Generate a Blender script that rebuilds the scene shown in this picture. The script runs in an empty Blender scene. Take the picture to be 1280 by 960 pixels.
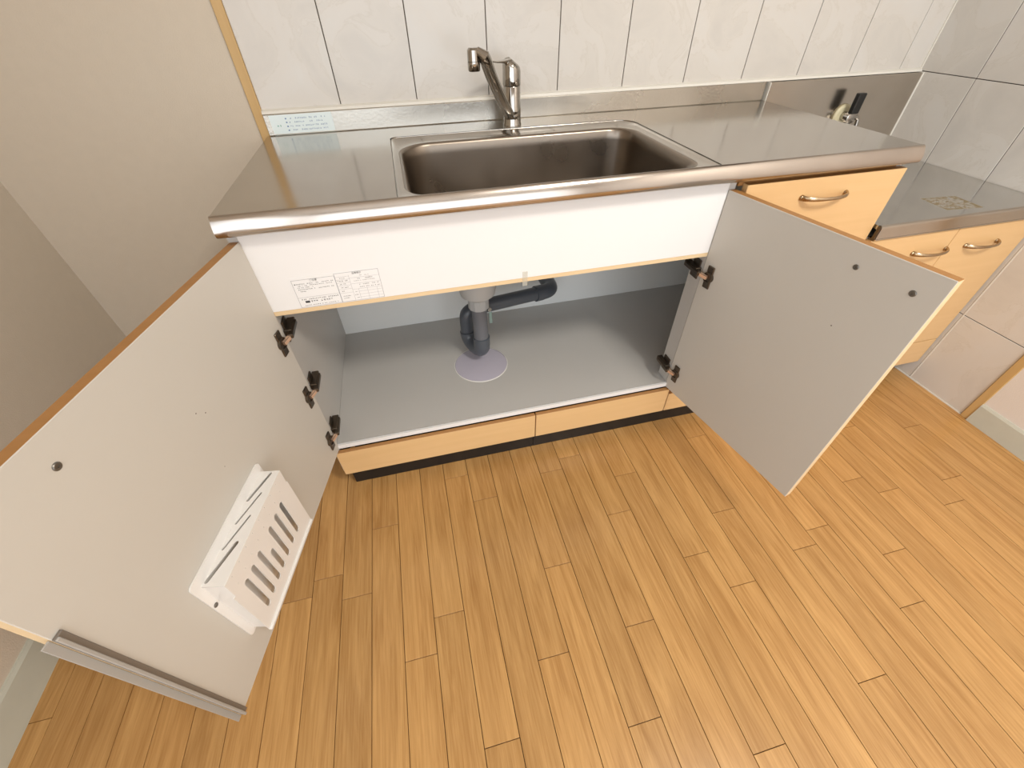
import bpy, bmesh, math, random
from mathutils import Vector, Matrix
random.seed(7)
S = bpy.context.scene
COL = S.collection
# ------------------------------------------------------------------ camera, light, exposure
cam_d = bpy.data.cameras.new('camera')
cam_d.sensor_width = 36.0
cam_d.lens = 520.16 / 1280 * 36.0
cam_d.clip_start = 0.02
cam = bpy.data.objects.new('camera', cam_d)
COL.objects.link(cam)
_r = [Vector((0.97143061, -0.23677864, -0.01607618)), Vector((-0.17433498, -0.66599913, -0.72529475)), Vector((0.16102758, 0.70737617, -0.68825074))]
_m = Matrix((_r[0], -_r[1], -_r[2])).transposed().to_4x4()
_m.translation = Vector((0.3391, -1.3842, 1.1169))
cam.matrix_world = _m
S.camera = cam
S.view_settings.view_transform = 'Standard'
S.view_settings.look = 'None'
S.view_settings.gamma = 1.0
S.view_settings.use_curve_mapping = False
S.view_settings.exposure = -0.17
W = bpy.data.worlds.new('daylight')
S.world = W
W.use_nodes = True
_bg = W.node_tree.nodes['Background']
_bg.inputs[0].default_value = (0.75, 0.87, 1.0, 1)
_bg.inputs[1].default_value = 1.2


def area_light(name, loc, rot, sx, sy, power, col):
    l = bpy.data.lights.new(name, 'AREA')
    l.shape = 'RECTANGLE'; l.size = sx; l.size_y = sy; l.energy = power; l.color = col
    o = bpy.data.objects.new(name, l); COL.objects.link(o)
    o.location = loc; o.rotation_euler = rot
    return o


# daylight for two unseen windows, added for light and reflections
area_light('added_window_light', (0.65, -3.72, 1.12), (math.radians(90), 0, 0), 2.3, 1.95, 28, (0.98, 0.985, 0.99))
area_light('added_side_light', (-0.60, -2.75, 1.15), (0, math.radians(-90), 0), 1.75, 1.55, 21, (0.96, 0.98, 1.0))
# round ceiling lamp, unseen, added to brighten the left wall and door
_cl = bpy.data.lights.new('added_lamp_light', 'AREA')
_cl.shape = 'DISK'; _cl.size = 0.5; _cl.energy = 44; _cl.color = (1.0, 0.95, 0.87)
_clo = bpy.data.objects.new('added_lamp_light', _cl); COL.objects.link(_clo)
_clo.location = (1.35, -2.0, 2.33)

# ------------------------------------------------------------------ dimensions
H = 0.843        # sink worktop height
WR = 2.101       # right wall
WL = -0.654      # left wall
TP = 0.2007      # tile pitch
Z1, Z2 = 0.8936, 0.2881   # tile joints
CEIL = 2.4
YF = -3.8
HS = 0.6573      # stove top height


# ------------------------------------------------------------------ materials
def new_mat(name):
    m = bpy.data.materials.new(name); m.use_nodes = True
    nt = m.node_tree
    return m, nt, nt.nodes['Principled BSDF']


def N(nt, t, **kw):
    n = nt.nodes.new(t)
    for k, v in kw.items():
        setattr(n, k, v)
    return n


def simple(name, col, rough=0.5, metal=0.0, bump=0.0, bscale=200, var=0.0, vscale=4, coat=0.0, spec=0.5):
    m, nt, b = new_mat(name)
    b.inputs['Base Color'].default_value = (*col, 1)
    b.inputs['Roughness'].default_value = rough
    b.inputs['Metallic'].default_value = metal
    b.inputs['Coat Weight'].default_value = coat
    b.inputs['Specular IOR Level'].default_value = spec
    if bump or var:
        tc = N(nt, 'ShaderNodeTexCoord')
    if var:
        n = N(nt, 'ShaderNodeTexNoise'); n.inputs['Scale'].default_value = vscale; n.inputs['Detail'].default_value = 5
        nt.links.new(tc.outputs['Object'], n.inputs['Vector'])
        mx = N(nt, 'ShaderNodeMix', data_type='RGBA')
        mx.inputs[6].default_value = tuple(c * (1 - var) for c in col) + (1,)
        mx.inputs[7].default_value = tuple(min(1, c * (1 + var)) for c in col) + (1,)
        nt.links.new(n.outputs['Fac'], mx.inputs[0]); nt.links.new(mx.outputs[2], b.inputs['Base Color'])
    if bump:
        n2 = N(nt, 'ShaderNodeTexNoise'); n2.inputs['Scale'].default_value = bscale; n2.inputs['Detail'].default_value = 3
        nt.links.new(tc.outputs['Object'], n2.inputs['Vector'])
        bp = N(nt, 'ShaderNodeBump'); bp.inputs['Strength'].default_value = bump; bp.inputs['Distance'].default_value = 0.001
        nt.links.new(n2.outputs['Fac'], bp.inputs['Height']); nt.links.new(bp.outputs['Normal'], b.inputs['Normal'])
    return m


def wood_floor():
    m, nt, b = new_mat('floor_plank_wood')
    tc = N(nt, 'ShaderNodeTexCoord'); oi = N(nt, 'ShaderNodeObjectInfo')
    ml = N(nt, 'ShaderNodeMath', operation='MULTIPLY'); ml.inputs[1].default_value = 37.0
    nt.links.new(oi.outputs['Random'], ml.inputs[0])
    cx = N(nt, 'ShaderNodeCombineXYZ'); nt.links.new(ml.outputs[0], cx.inputs[2]); nt.links.new(ml.outputs[0], cx.inputs[1])
    va = N(nt, 'ShaderNodeVectorMath', operation='ADD')
    nt.links.new(tc.outputs['Object'], va.inputs[0]); nt.links.new(cx.outputs[0], va.inputs[1])
    def noise(sx, sy, det, dist=0.0):
        mp = N(nt, 'ShaderNodeMapping'); mp.inputs['Scale'].default_value = (sx, sy, 1)
        nt.links.new(va.outputs[0], mp.inputs['Vector'])
        n = N(nt, 'ShaderNodeTexNoise'); n.inputs['Scale'].default_value = 1; n.inputs['Detail'].default_value = det
        n.inputs['Distortion'].default_value = dist; n.inputs['Roughness'].default_value = 0.6
        nt.links.new(mp.outputs[0], n.inputs['Vector']); return n
    n1 = noise(26, 2.2, 4, 1.6)     # broad cathedral figure
    n2 = noise(260, 9, 3, 0.4)      # fine grain
    n3 = noise(9, 1.6, 2, 0.6)      # slow colour drift
    cr = N(nt, 'ShaderNodeValToRGB')
    cr.color_ramp.elements[0].position = 0.33; cr.color_ramp.elements[0].color = (0.36, 0.182, 0.056, 1)
    cr.color_ramp.elements[1].position = 0.66; cr.color_ramp.elements[1].color = (0.57, 0.33, 0.122, 1)
    a = N(nt, 'ShaderNodeMath', operation='MULTIPLY_ADD'); a.inputs[1].default_value = 0.42
    nt.links.new(n2.outputs['Fac'], a.inputs[0])
    a2 = N(nt, 'ShaderNodeMath', operation='MULTIPLY'); a2.inputs[1].default_value = 0.58
    nt.links.new(n1.outputs['Fac'], a2.inputs[0]); nt.links.new(a2.outputs[0], a.inputs[2])
    nt.links.new(a.outputs[0], cr.inputs[0])
    # per-plank brightness
    mr = N(nt, 'ShaderNodeMapRange'); mr.inputs[3].default_value = 0.80; mr.inputs[4].default_value = 1.10
    av = N(nt, 'ShaderNodeMath', operation='MULTIPLY_ADD'); av.inputs[1].default_value = 0.5
    hf = N(nt, 'ShaderNodeMath', operation='MULTIPLY'); hf.inputs[1].default_value = 0.5
    nt.links.new(n3.outputs['Fac'], hf.inputs[0]); nt.links.new(oi.outputs['Random'], av.inputs[0]); nt.links.new(hf.outputs[0], av.inputs[2])
    nt.links.new(av.outputs[0], mr.inputs[0])
    hs = N(nt, 'ShaderNodeVectorMath', operation='SCALE')
    nt.links.new(cr.outputs[0], hs.inputs[0]); nt.links.new(mr.outputs[0], hs.inputs['Scale'])
    nt.links.new(hs.outputs[0], b.inputs['Base Color'])
    b.inputs['Roughness'].default_value = 0.27
    b.inputs['Specular IOR Level'].default_value = 0.45
    return m


def tile_mat():
    m, nt, b = new_mat('marbled_tile')
    tc = N(nt, 'ShaderNodeTexCoord'); oi = N(nt, 'ShaderNodeObjectInfo')
    ml = N(nt, 'ShaderNodeMath', operation='MULTIPLY'); ml.inputs[1].default_value = 19.0
    nt.links.new(oi.outputs['Random'], ml.inputs[0])
    cx = N(nt, 'ShaderNodeCombineXYZ')
    for i in range(3): nt.links.new(ml.outputs[0], cx.inputs[i])
    va = N(nt, 'ShaderNodeVectorMath', operation='ADD')
    nt.links.new(tc.outputs['Object'], va.inputs[0]); nt.links.new(cx.outputs[0], va.inputs[1])
    n = N(nt, 'ShaderNodeTexNoise'); n.inputs['Scale'].default_value = 6; n.inputs['Detail'].default_value = 7; n.inputs['Distortion'].default_value = 0.9; n.inputs['Roughness'].default_value = 0.6
    nt.links.new(va.outputs[0], n.inputs['Vector'])
    cr = N(nt, 'ShaderNodeValToRGB')
    e = cr.color_ramp.elements
    e[0].position = 0.30; e[0].color = (0.585, 0.558, 0.520, 1)
    e[1].position = 0.70; e[1].color = (0.645, 0.625, 0.592, 1)
    x = e.new(0.485); x.color = (0.630, 0.600, 0.555, 1)
    x = e.new(0.497); x.color = (0.600, 0.567, 0.518, 1)
    x = e.new(0.510); x.color = (0.640, 0.610, 0.567, 1)
    nt.links.new(n.outputs['Fac'], cr.inputs[0]); nt.links.new(cr.outputs[0], b.inputs['Base Color'])
    b.inputs['Roughness'].default_value = 0.22
    return m


def steel(name, col, rough, bump=0.25, bscale=420, stain=0.0):
    m, nt, b = new_mat(name)
    b.inputs['Metallic'].default_value = 1.0
    tc = N(nt, 'ShaderNodeTexCoord')
    n = N(nt, 'ShaderNodeTexNoise'); n.inputs['Scale'].default_value = 5; n.inputs['Detail'].default_value = 4; n.inputs['Distortion'].default_value = 0.0
    nt.links.new(tc.outputs['Object'], n.inputs['Vector'])
    mx = N(nt, 'ShaderNodeMix', data_type='RGBA')
    mx.inputs[6].default_value = tuple(c * 0.80 for c in col) + (1,); mx.inputs[7].default_value = tuple(c * 1.14 for c in col) + (1,)
    nt.links.new(n.outputs['Fac'], mx.inputs[0]); nt.links.new(mx.outputs[2], b.inputs['Base Color'])
    mr = N(nt, 'ShaderNodeMapRange'); mr.inputs[1].default_value = 0.3; mr.inputs[2].default_value = 0.75
    mr.inputs[3].default_value = rough * 0.8; mr.inputs[4].default_value = rough * 1.35
    nt.links.new(n.outputs['Fac'], mr.inputs[0]); nt.links.new(mr.outputs[0], b.inputs['Roughness'])
    if not bump: return m
    v = N(nt, 'ShaderNodeTexNoise'); v.inputs['Scale'].default_value = bscale; v.inputs['Detail'].default_value = 0
    nt.links.new(tc.outputs['Object'], v.inputs['Vector'])
    bp = N(nt, 'ShaderNodeBump'); bp.inputs['Strength'].default_value = bump; bp.inputs['Distance'].default_value = 0.0004
    nt.links.new(v.outputs['Fac'], bp.inputs['Height']); nt.links.new(bp.outputs['Normal'], b.inputs['Normal'])
    return m


def stained_steel(name, col, rough):
    """stove top steel with the square patch of old glue residue"""
    m = steel(name, col, rough, 0)
    nt = m.node_tree; b = nt.nodes['Principled BSDF']
    tc = N(nt, 'ShaderNodeTexCoord')
    mp = N(nt, 'ShaderNodeMapping'); mp.vector_type = 'TEXTURE'
    mp.inputs['Location'].default_value = (0.029, -0.212, 0.0); mp.inputs['Rotation'].default_value = (0, 0, math.radians(-6))
    nt.links.new(tc.outputs['Object'], mp.inputs['Vector'])
    ns = N(nt, 'ShaderNodeTexNoise'); ns.inputs['Scale'].default_value = 55; ns.inputs['Detail'].default_value = 5; ns.inputs['Distortion'].default_value = 1.5
    nt.links.new(tc.outputs['Object'], ns.inputs['Vector'])
    sp = N(nt, 'ShaderNodeSeparateXYZ'); nt.links.new(mp.outputs[0], sp.inputs[0])
    def edge(out, half):
        a = N(nt, 'ShaderNodeMath', operation='ABSOLUTE'); nt.links.new(out, a.inputs[0])
        q = N(nt, 'ShaderNodeMath', operation='DIVIDE'); q.inputs[1].default_value = half; nt.links.new(a.outputs[0], q.inputs[0]); return q
    ex = edge(sp.outputs[0], 0.056); ey = edge(sp.outputs[1], 0.044)
    mxm = N(nt, 'ShaderNodeMath', operation='MAXIMUM'); nt.links.new(ex.outputs[0], mxm.inputs[0]); nt.links.new(ey.outputs[0], mxm.inputs[1])
    # ring stronger than the middle: value = inside * (noise + rim)
    ins = N(nt, 'ShaderNodeMapRange'); ins.inputs[1].default_value = 0.98; ins.inputs[2].default_value = 1.04; ins.inputs[3].default_value = 1; ins.inputs[4].default_value = 0
    nt.links.new(mxm.outputs[0], ins.inputs[0])
    rim = N(nt, 'ShaderNodeMapRange'); rim.inputs[1].default_value = 0.70; rim.inputs[2].default_value = 0.98; rim.inputs[3].default_value = 0.0; rim.inputs[4].default_value = 0.13
    nt.links.new(mxm.outputs[0], rim.inputs[0])
    sm = N(nt, 'ShaderNodeMath', operation='ADD'); nt.links.new(ns.outputs['Fac'], sm.inputs[0]); nt.links.new(rim.outputs[0], sm.inputs[1])
    th = N(nt, 'ShaderNodeMapRange'); th.inputs[1].default_value = 0.34; th.inputs[2].default_value = 0.60
    nt.links.new(sm.outputs[0], th.inputs[0])
    mk = N(nt, 'ShaderNodeMath', operation='MULTIPLY'); nt.links.new(th.outputs[0], mk.inputs[0]); nt.links.new(ins.outputs[0], mk.inputs[1])
    old = b.inputs['Base Color'].links[0].from_socket
    mx = N(nt, 'ShaderNodeMix', data_type='RGBA'); mx.inputs[7].default_value = (0.23, 0.18, 0.10, 1)
    nt.links.new(old, mx.inputs[6]); nt.links.new(mk.outputs[0], mx.inputs[0]); nt.links.new(mx.outputs[2], b.inputs['Base Color'])
    inv = N(nt, 'ShaderNodeMath', operation='SUBTRACT'); inv.inputs[0].default_value = 1.0; nt.links.new(mk.outputs[0], inv.inputs[1])
    nt.links.new(inv.outputs[0], b.inputs['Metallic'])
    oldr = b.inputs['Roughness'].links[0].from_socket
    mr = N(nt, 'ShaderNodeMix'); mr.inputs[3].default_value = 0.7
    nt.links.new(mk.outputs[0], mr.inputs[0]); nt.links.new(oldr, mr.inputs[2]); nt.links.new(mr.outputs[0], b.inputs['Roughness'])
    return m


def veneer(name, c1, c2, vertical=False, rough=0.4):
    m, nt, b = new_mat(name)
    tc = N(nt, 'ShaderNodeTexCoord')
    mp = N(nt, 'ShaderNodeMapping'); mp.inputs['Scale'].default_value = (90, 90, 3) if vertical else (3, 60, 60)
    nt.links.new(tc.outputs['Object'], mp.inputs['Vector'])
    n = N(nt, 'ShaderNodeTexNoise'); n.inputs['Scale'].default_value = 1; n.inputs['Detail'].default_value = 4; n.inputs['Distortion'].default_value = 0.5
    nt.links.new(mp.outputs[0], n.inputs['Vector'])
    mx = N(nt, 'ShaderNodeMix', data_type='RGBA'); mx.inputs[6].default_value = (*c1, 1); mx.inputs[7].default_value = (*c2, 1)
    nt.links.new(n.outputs['Fac'], mx.inputs[0]); nt.links.new(mx.outputs[2], b.inputs['Base Color'])
    b.inputs['Roughness'].default_value = rough
    return m


M = {}
M['floor'] = wood_floor()
M['tile'] = tile_mat()
M['grout'] = simple('dark_grout', (0.075, 0.06, 0.048), 0.9)
M['subfloor'] = simple('subfloor', (0.06, 0.028, 0.010), 0.9)
M['paper'] = simple('wallpaper', (0.60, 0.535, 0.445), 0.85, bump=0.5, bscale=330, var=0.03, vscale=40)
M['paper_light'] = simple('wallpaper_light', (0.72, 0.67, 0.62), 0.85, bump=0.4, bscale=330)
M['ceiling'] = simple('ceiling_paper', (0.75, 0.72, 0.67), 0.9)
M['caulk'] = simple('white_caulk', (0.74, 0.72, 0.66), 0.45)
M['trimwood'] = veneer('trim_wood', (0.50, 0.32, 0.125), (0.60, 0.405, 0.18), True)
M['baseboard'] = simple('baseboard_vinyl', (0.52, 0.53, 0.46), 0.5, var=0.05, vscale=30)
M['steel'] = steel('worktop_steel', (0.50, 0.47, 0.43), 0.16, 0)
M['steel_lip'] = steel('lip_steel', (0.55, 0.50, 0.455), 0.17, 0)
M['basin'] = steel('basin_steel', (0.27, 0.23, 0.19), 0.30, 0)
M['splash'] = steel('splash_steel', (0.58, 0.53, 0.47), 0.20, 0)
M['backsplash'] = steel('backsplash_steel', (0.54, 0.515, 0.465), 0.28, 0.5, 170)
M['stove'] = stained_steel('stove_steel', (0.62, 0.61, 0.59), 0.15)
M['chrome'] = simple('chrome', (0.42, 0.40, 0.37), 0.06, 1.0)
M['handle'] = simple('handle_brass', (0.45, 0.34, 0.22), 0.25, 1.0)
M['hinge'] = simple('hinge_metal', (0.13, 0.105, 0.08), 0.35, 0.9)
M['copper'] = simple('hinge_pin_copper', (0.75, 0.52, 0.38), 0.3, 0.6)
M['laminate'] = simple('door_laminate', (0.55, 0.525, 0.475), 0.42, bump=0.05, bscale=300, var=0.015, vscale=6)
M['laminate_w'] = simple('apron_laminate', (0.79, 0.79, 0.79), 0.4)
M['inside'] = simple('cabinet_inside', (0.52, 0.505, 0.48), 0.4, var=0.02, vscale=5)
M['inside_back'] = simple('cabinet_back', (0.80, 0.81, 0.79), 0.45)
M['face'] = veneer('maple_face', (0.66, 0.43, 0.20), (0.74, 0.50, 0.255), False, 0.35)
M['edge'] = veneer('door_edge_brown', (0.33, 0.155, 0.045), (0.42, 0.21, 0.07), False, 0.5)
M['edge_pale'] = veneer('raw_edge_pale', (0.66, 0.48, 0.27), (0.76, 0.60, 0.38), False, 0.6)
M['black'] = simple('black_plinth', (0.008, 0.008, 0.009), 0.4)
M['pvc'] = simple('grey_pvc', (0.075, 0.085, 0.10), 0.32)
M['pvc_light'] = simple('grey_pvc_tube', (0.13, 0.135, 0.15), 0.35)
M['whiteplastic'] = simple('white_plastic', (0.78, 0.76, 0.73), 0.35)
M['greyplastic'] = simple('grey_plastic', (0.42, 0.42, 0.41), 0.45)
M['nut'] = simple('pale_nut', (0.38, 0.39, 0.39), 0.5)
M['disc'] = simple('lavender_disc', (0.50, 0.47, 0.55), 0.22)
M['seal'] = simple('grey_rubber', (0.165, 0.14, 0.115), 0.5)
M['seal_lip'] = simple('grey_rubber_lip', (0.36, 0.345, 0.32), 0.4)
M['screw'] = simple('screw_metal', (0.18, 0.17, 0.15), 0.4, 0.8)
M['rack'] = simple('rack_plastic', (0.78, 0.76, 0.73), 0.35)
M['knob'] = simple('black_knob', (0.01, 0.01, 0.01), 0.35)
M['cream'] = simple('cream_disc', (0.66, 0.60, 0.40), 0.5)
M['sticker'] = simple('sticker_white', (0.80, 0.80, 0.80), 0.45)
M['sticker_blue'] = simple('sticker_bluish', (0.76, 0.87, 0.90), 0.35)
M['ink'] = simple('ink', (0.04, 0.04, 0.045), 0.6)
M['ink_grey'] = simple('ink_grey', (0.34, 0.34, 0.36), 0.6)
M['ink_blue'] = simple('ink_blue', (0.16, 0.27, 0.48), 0.6)
M['ink_green'] = simple('ink_green', (0.12, 0.42, 0.35), 0.6)
M['tag'] = simple('green_tag', (0.33, 0.45, 0.40), 0.5)
M['frame'] = simple('window_frame', (0.7, 0.7, 0.7), 0.4)
_lm, _nt, _b = new_mat('added_lamp_glow')
_b.inputs['Emission Color'].default_value = (1, 0.94, 0.85, 1); _b.inputs['Emission Strength'].default_value = 4
M['lamp'] = _lm
_gm, _nt, _b = new_mat('window_glass')
_b.inputs['Transmission Weight'].default_value = 1.0; _b.inputs['Roughness'].default_value = 0.0; _b.inputs['IOR'].default_value = 1.0
M['glass'] = _gm
_tm, _nt, _b = new_mat('clear_tape')
_b.inputs['Base Color'].default_value = (0.72, 0.70, 0.60, 1); _b.inputs['Roughness'].default_value = 0.15; _b.inputs['Alpha'].default_value = 0.25
M['tape'] = _tm


# ------------------------------------------------------------------ helpers
def thing(name, label, cat, loc=(0, 0, 0), group=None):
    o = bpy.data.objects.new(name, None); COL.objects.link(o)
    o.location = loc; o.empty_display_size = 0.05
    o['label'] = label; o['category'] = cat
    if group: o['group'] = group
    return o


def world_loc(o):
    v = Vector((0, 0, 0))
    while o:
        v += o.location; o = o.parent
    return v


def put(name, bm, mats, parent=None, smooth=False, label=None):
    """bm is in world coordinates; the object sits at its parent's origin"""
    if parent is not None:
        bmesh.ops.translate(bm, vec=-world_loc(parent), verts=bm.verts)
    me = bpy.data.meshes.new(name)
    bm.normal_update(); bm.to_mesh(me); bm.free()
    for m in (mats if isinstance(mats, (list, tuple)) else [mats]):
        me.materials.append(m)
    if smooth:
        for p in me.polygons: p.use_smooth = True
        try: me.set_sharp_from_angle(angle=math.radians(38))
        except Exception: pass
    o = bpy.data.objects.new(name, me); COL.objects.link(o)
    if parent is not None: o.parent = parent
    if label: o['label'] = label
    return o


def structure(o):
    o['kind'] = 'structure'; return o


def B(): return bmesh.new()


def box(bm, x0, x1, y0, y1, z0, z1, bev=0.0, mi=0, T=None, seg=1):
    vs = [bm.verts.new((x, y, z)) for x in (x0, x1) for y in (y0, y1) for z in (z0, z1)]
    q = [(0, 1, 3, 2), (4, 6, 7, 5), (0, 4, 5, 1), (2, 3, 7, 6), (0, 2, 6, 4), (1, 5, 7, 3)]
    fs = [bm.faces.new([vs[i] for i in f]) for f in q]
    for f in fs: f.material_index = mi
    if bev:
        es = list({e for f in fs for e in f.edges})
        r = bmesh.ops.bevel(bm, geom=es, offset=bev, segments=seg, affect='EDGES', profile=0.5)
        vs = list({v for f in r['faces'] for v in f.verts} | {v for f in fs if f.is_valid for v in f.verts})
    if T is not None:
        bmesh.ops.transform(bm, matrix=T, verts=vs)
    return fs


def lathe(bm, prof, c=(0, 0, 0), axis=(0, 0, 1), n=24, mi=0, cap=True):
    """prof: list of (radius, height along axis)"""
    A = Vector(axis).normalized(); q = A.to_track_quat('Z', 'Y').to_matrix(); c = Vector(c)
    rings = []
    for r, h in prof:
        rings.append([bm.verts.new(c + q @ Vector((r * math.cos(2 * math.pi * i / n), r * math.sin(2 * math.pi * i / n), h))) for i in range(n)])
    for a, b in zip(rings, rings[1:]):
        for i in range(n):
            f = bm.faces.new([a[i], a[(i + 1) % n], b[(i + 1) % n], b[i]]); f.material_index = mi
    if cap:
        f = bm.faces.new(rings[0][::-1]); f.material_index = mi
        f = bm.faces.new(rings[-1]); f.material_index = mi


def tube(bm, pts, rad, n=16, mi=0, cap=True, flat=None):
    """sweep circle (or ellipse) along points; rad scalar or list"""
    pts = [Vector(p) for p in pts]; rings = []
    up = None
    for i, p in enumerate(pts):
        t = (pts[min(i + 1, len(pts) - 1)] - pts[max(i - 1, 0)]).normalized()
        if up is None:
            up = Vector((0, 0, 1)) if abs(t.z) < 0.9 else Vector((0, 1, 0))
        s = t.cross(up).normalized(); up = s.cross(t).normalized()
        r = rad[i] if isinstance(rad, (list, tuple)) else rad
        ru, rs = (r if isinstance(r, tuple) else (r, r))
        rings.append([bm.verts.new(p + s * rs * math.cos(2 * math.pi * k / n) + up * ru * math.sin(2 * math.pi * k / n)) for k in range(n)])
    for a, b in zip(rings, rings[1:]):
        for k in range(n):
            f = bm.faces.new([a[k], a[(k + 1) % n], b[(k + 1) % n], b[k]]); f.material_index = mi
    if cap:
        f = bm.faces.new(rings[0][::-1]); f.material_index = mi
        f = bm.faces.new(rings[-1]); f.material_index = mi


def bez(p0, p1, p2, p3, n=12):
    p0, p1, p2, p3 = map(Vector, (p0, p1, p2, p3)); r = []
    for i in range(n + 1):
        t = i / n; u = 1 - t
        r.append(p0 * u ** 3 + p1 * 3 * u * u * t + p2 * 3 * u * t * t + p3 * t ** 3)
    return r


def extrude_x(bm, prof, x0, x1, mi=0, closed=True):
    """prof: (y,z) list swept along x"""
    a = [bm.verts.new((x0, y, z)) for y, z in prof]; b = [bm.verts.new((x1, y, z)) for y, z in prof]
    n = len(prof)
    for i in range(n if closed else n - 1):
        j = (i + 1) % n
        f = bm.faces.new([a[i], a[j], b[j], b[i]]); f.material_index = mi
    if closed:
        f = bm.faces.new(a[::-1]); f.material_index = mi; f = bm.faces.new(b); f.material_index = mi
    bmesh.ops.recalc_face_normals(bm, faces=bm.faces)


def quad_mesh(quads):
    bm = B()
    for q in quads:
        bm.faces.new([bm.verts.new(v) for v in q])
    return bm


def rrect(x0, x1, y0, y1, r, seg=6):
    """rounded rectangle points, r scalar or 4 radii (x1y1, x0y1, x0y0, x1y0)"""
    rs = r if isinstance(r, (list, tuple)) else [r] * 4
    out = []
    for (cx, cy, a0, rr) in ((x1 - rs[0], y1 - rs[0], 0, rs[0]), (x0 + rs[1], y1 - rs[1], 90, rs[1]), (x0 + rs[2], y0 + rs[2], 180, rs[2]), (x1 - rs[3], y0 + rs[3], 270, rs[3])):
        for i in range(seg + 1):
            a = math.radians(a0 + 90 * i / seg)
            out.append((cx + rr * math.cos(a), cy + rr * math.sin(a)))
    return out


# ------------------------------------------------------------------ the setting
# floor: dark subfloor carrying every board
bm = B(); box(bm, WL, WR, YF, 0.0, -0.05, -0.0045)
floor = structure(put('floor', bm, M['subfloor']))
PITCH = 0.0743
JOINTS = {}
for x, y in [(-0.631, -0.996), (-0.111, -0.874), (-0.043, -0.834), (0.033, -0.901), (0.106, -0.724), (0.182, -1.076), (0.258, -0.999), (0.328, -0.607),
             (0.406, -0.706), (0.478, -1.146), (0.552, -0.950), (0.625, -1.305), (0.626, -0.660), (0.700, -1.131), (0.701, -0.621), (0.776, -0.847),
             (0.847, -1.404), (0.852, -0.729), (0.924, -1.013), (0.998, -1.111), (1.072, -0.916), (1.143, -1.356), (1.147, -0.648), (1.218, -1.067),
             (1.296, -1.027), (1.369, -1.254), (1.443, -1.135), (1.518, -0.920), (1.594, -0.978), (1.683, -0.741), (1.742, -1.058), (1.817, -0.989), (1.890, -0.792)]:
    JOINTS.setdefault(round((x - 0.106) / PITCH), []).append(y)
k0 = math.ceil((WL - 0.106) / PITCH - 0.5); k1 = math.floor((WR - 0.106) / PITCH + 0.5)
for k in range(k0, k1 + 1):
    xa = max(0.106 + (k - 0.5) * PITCH + 0.0007, WL); xb = min(0.106 + (k + 0.5) * PITCH - 0.0007, WR)
    if xb - xa < 0.01: continue
    js = sorted(JOINTS.get(k, [-1.55 + random.uniform(-0.15, 0.15)]), reverse=True)
    ys = [js[0]]
    if js[0] < -0.45: 
        if js[0] < -0.95 and len(js) == 1: pass
    y = js[0]
    top = []
    while y + 0.70 < -0.05: y += 0.95; top.append(min(y, 0))
    cuts = [0.0] + sorted([t for t in top if -0.45 < t < -0.02], reverse=True) + js
    y = js[-1]
    while y - 0.66 > YF + 0.1: y -= 0.66; cuts.append(y)
    cuts.append(YF)
    for a, b_ in zip(cuts, cuts[1:]):
        bm = B()
        box(bm, xa, xb, b_ + 0.0006, a - 0.0006, -0.0045, 0.0, bev=0.0004)
        put('plank', bm, M['floor'], floor)

bm = B(); box(bm, WL, WR, YF, 0, CEIL, CEIL + 0.05); structure(put('ceiling', bm, M['ceiling']))
# back wall: wallpaper left of the wooden trim, grout bed with tiles right of it
bm = B()
box(bm, WL - 0.1, -0.012, 0.0, 0.1, -0.05, CEIL + 0.05, mi=0)
box(bm, -0.012, WR + 0.1, 0.0035, 0.1, -0.05, CEIL + 0.05, mi=1)
wall_back = structure(put('wall_back', bm, [M['paper'], M['grout']]))
cols = [0.0060] + [0.205 + TP * i for i in range(10)] + [WR]
rows = [Z1, Z1 + 0.6055, Z1 + 1.211]
G = 0.0011
for a, b_ in zip(cols, cols[1:]):
    for z0, z1 in zip(rows, rows[1:]):
        bm = B(); box(bm, a + G, b_ - (G if b_ != WR else 0.002), 0.0, 0.0035, z0 + G, z1 - G, bev=0.0009)
        put('tile', bm, M['tile'], wall_back)
# right wall
bm = B()
box(bm, WR + 0.0035, WR + 0.1, -0.7965, 0.1, -0.05, CEIL + 0.05, mi=1)
box(bm, WR, WR + 0.1, YF, -0.7965, -0.05, CEIL + 0.05, mi=0)
wall_right = structure(put('wall_right', bm, [M['paper_light'], M['grout']]))
ycols = [0.0, -0.1875, -0.1875 - TP, -0.1875 - 2 * TP, -0.7896]
rows = [0.003, Z2, Z1, Z1 + 0.6055, Z1 + 1.211]
for a, b_ in zip(ycols, ycols[1:]):
    for z0, z1 in zip(rows, rows[1:]):
        bm = B(); box(bm, WR, WR + 0.0035, b_ + G, a - (G if a < 0 else 0.002), z0 + G, z1 - G, bev=0.0009)
        put('tile', bm, M['tile'], wall_right)
bm = B()
lw = (-3.55, -1.95, 0.25, 2.05)  # opening in the left wall, unseen, added to bring side light
box(bm, WL - 0.1, WL, lw[1], 0.0, -0.05, CEIL + 0.05); box(bm, WL - 0.1, WL, YF, lw[0], -0.05, CEIL + 0.05)
box(bm, WL - 0.1, WL, lw[0], lw[1], -0.05, lw[2]); box(bm, WL - 0.1, WL, lw[0], lw[1], lw[3], CEIL + 0.05)
structure(put('wall_left', bm, M['paper']))
bm = B()
for a, b_, c, d in ((lw[0], lw[1], lw[2], lw[2] + .04), (lw[0], lw[1], lw[3] - .04, lw[3]), (lw[0], lw[0] + .04, lw[2], lw[3]), (lw[1] - .04, lw[1], lw[2], lw[3]), (-2.77, -2.73, lw[2], lw[3])):
    box(bm, WL - 0.07, WL - 0.03, a, b_, c, d)
structure(put('added_window_2', bm, M['frame']))
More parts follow.
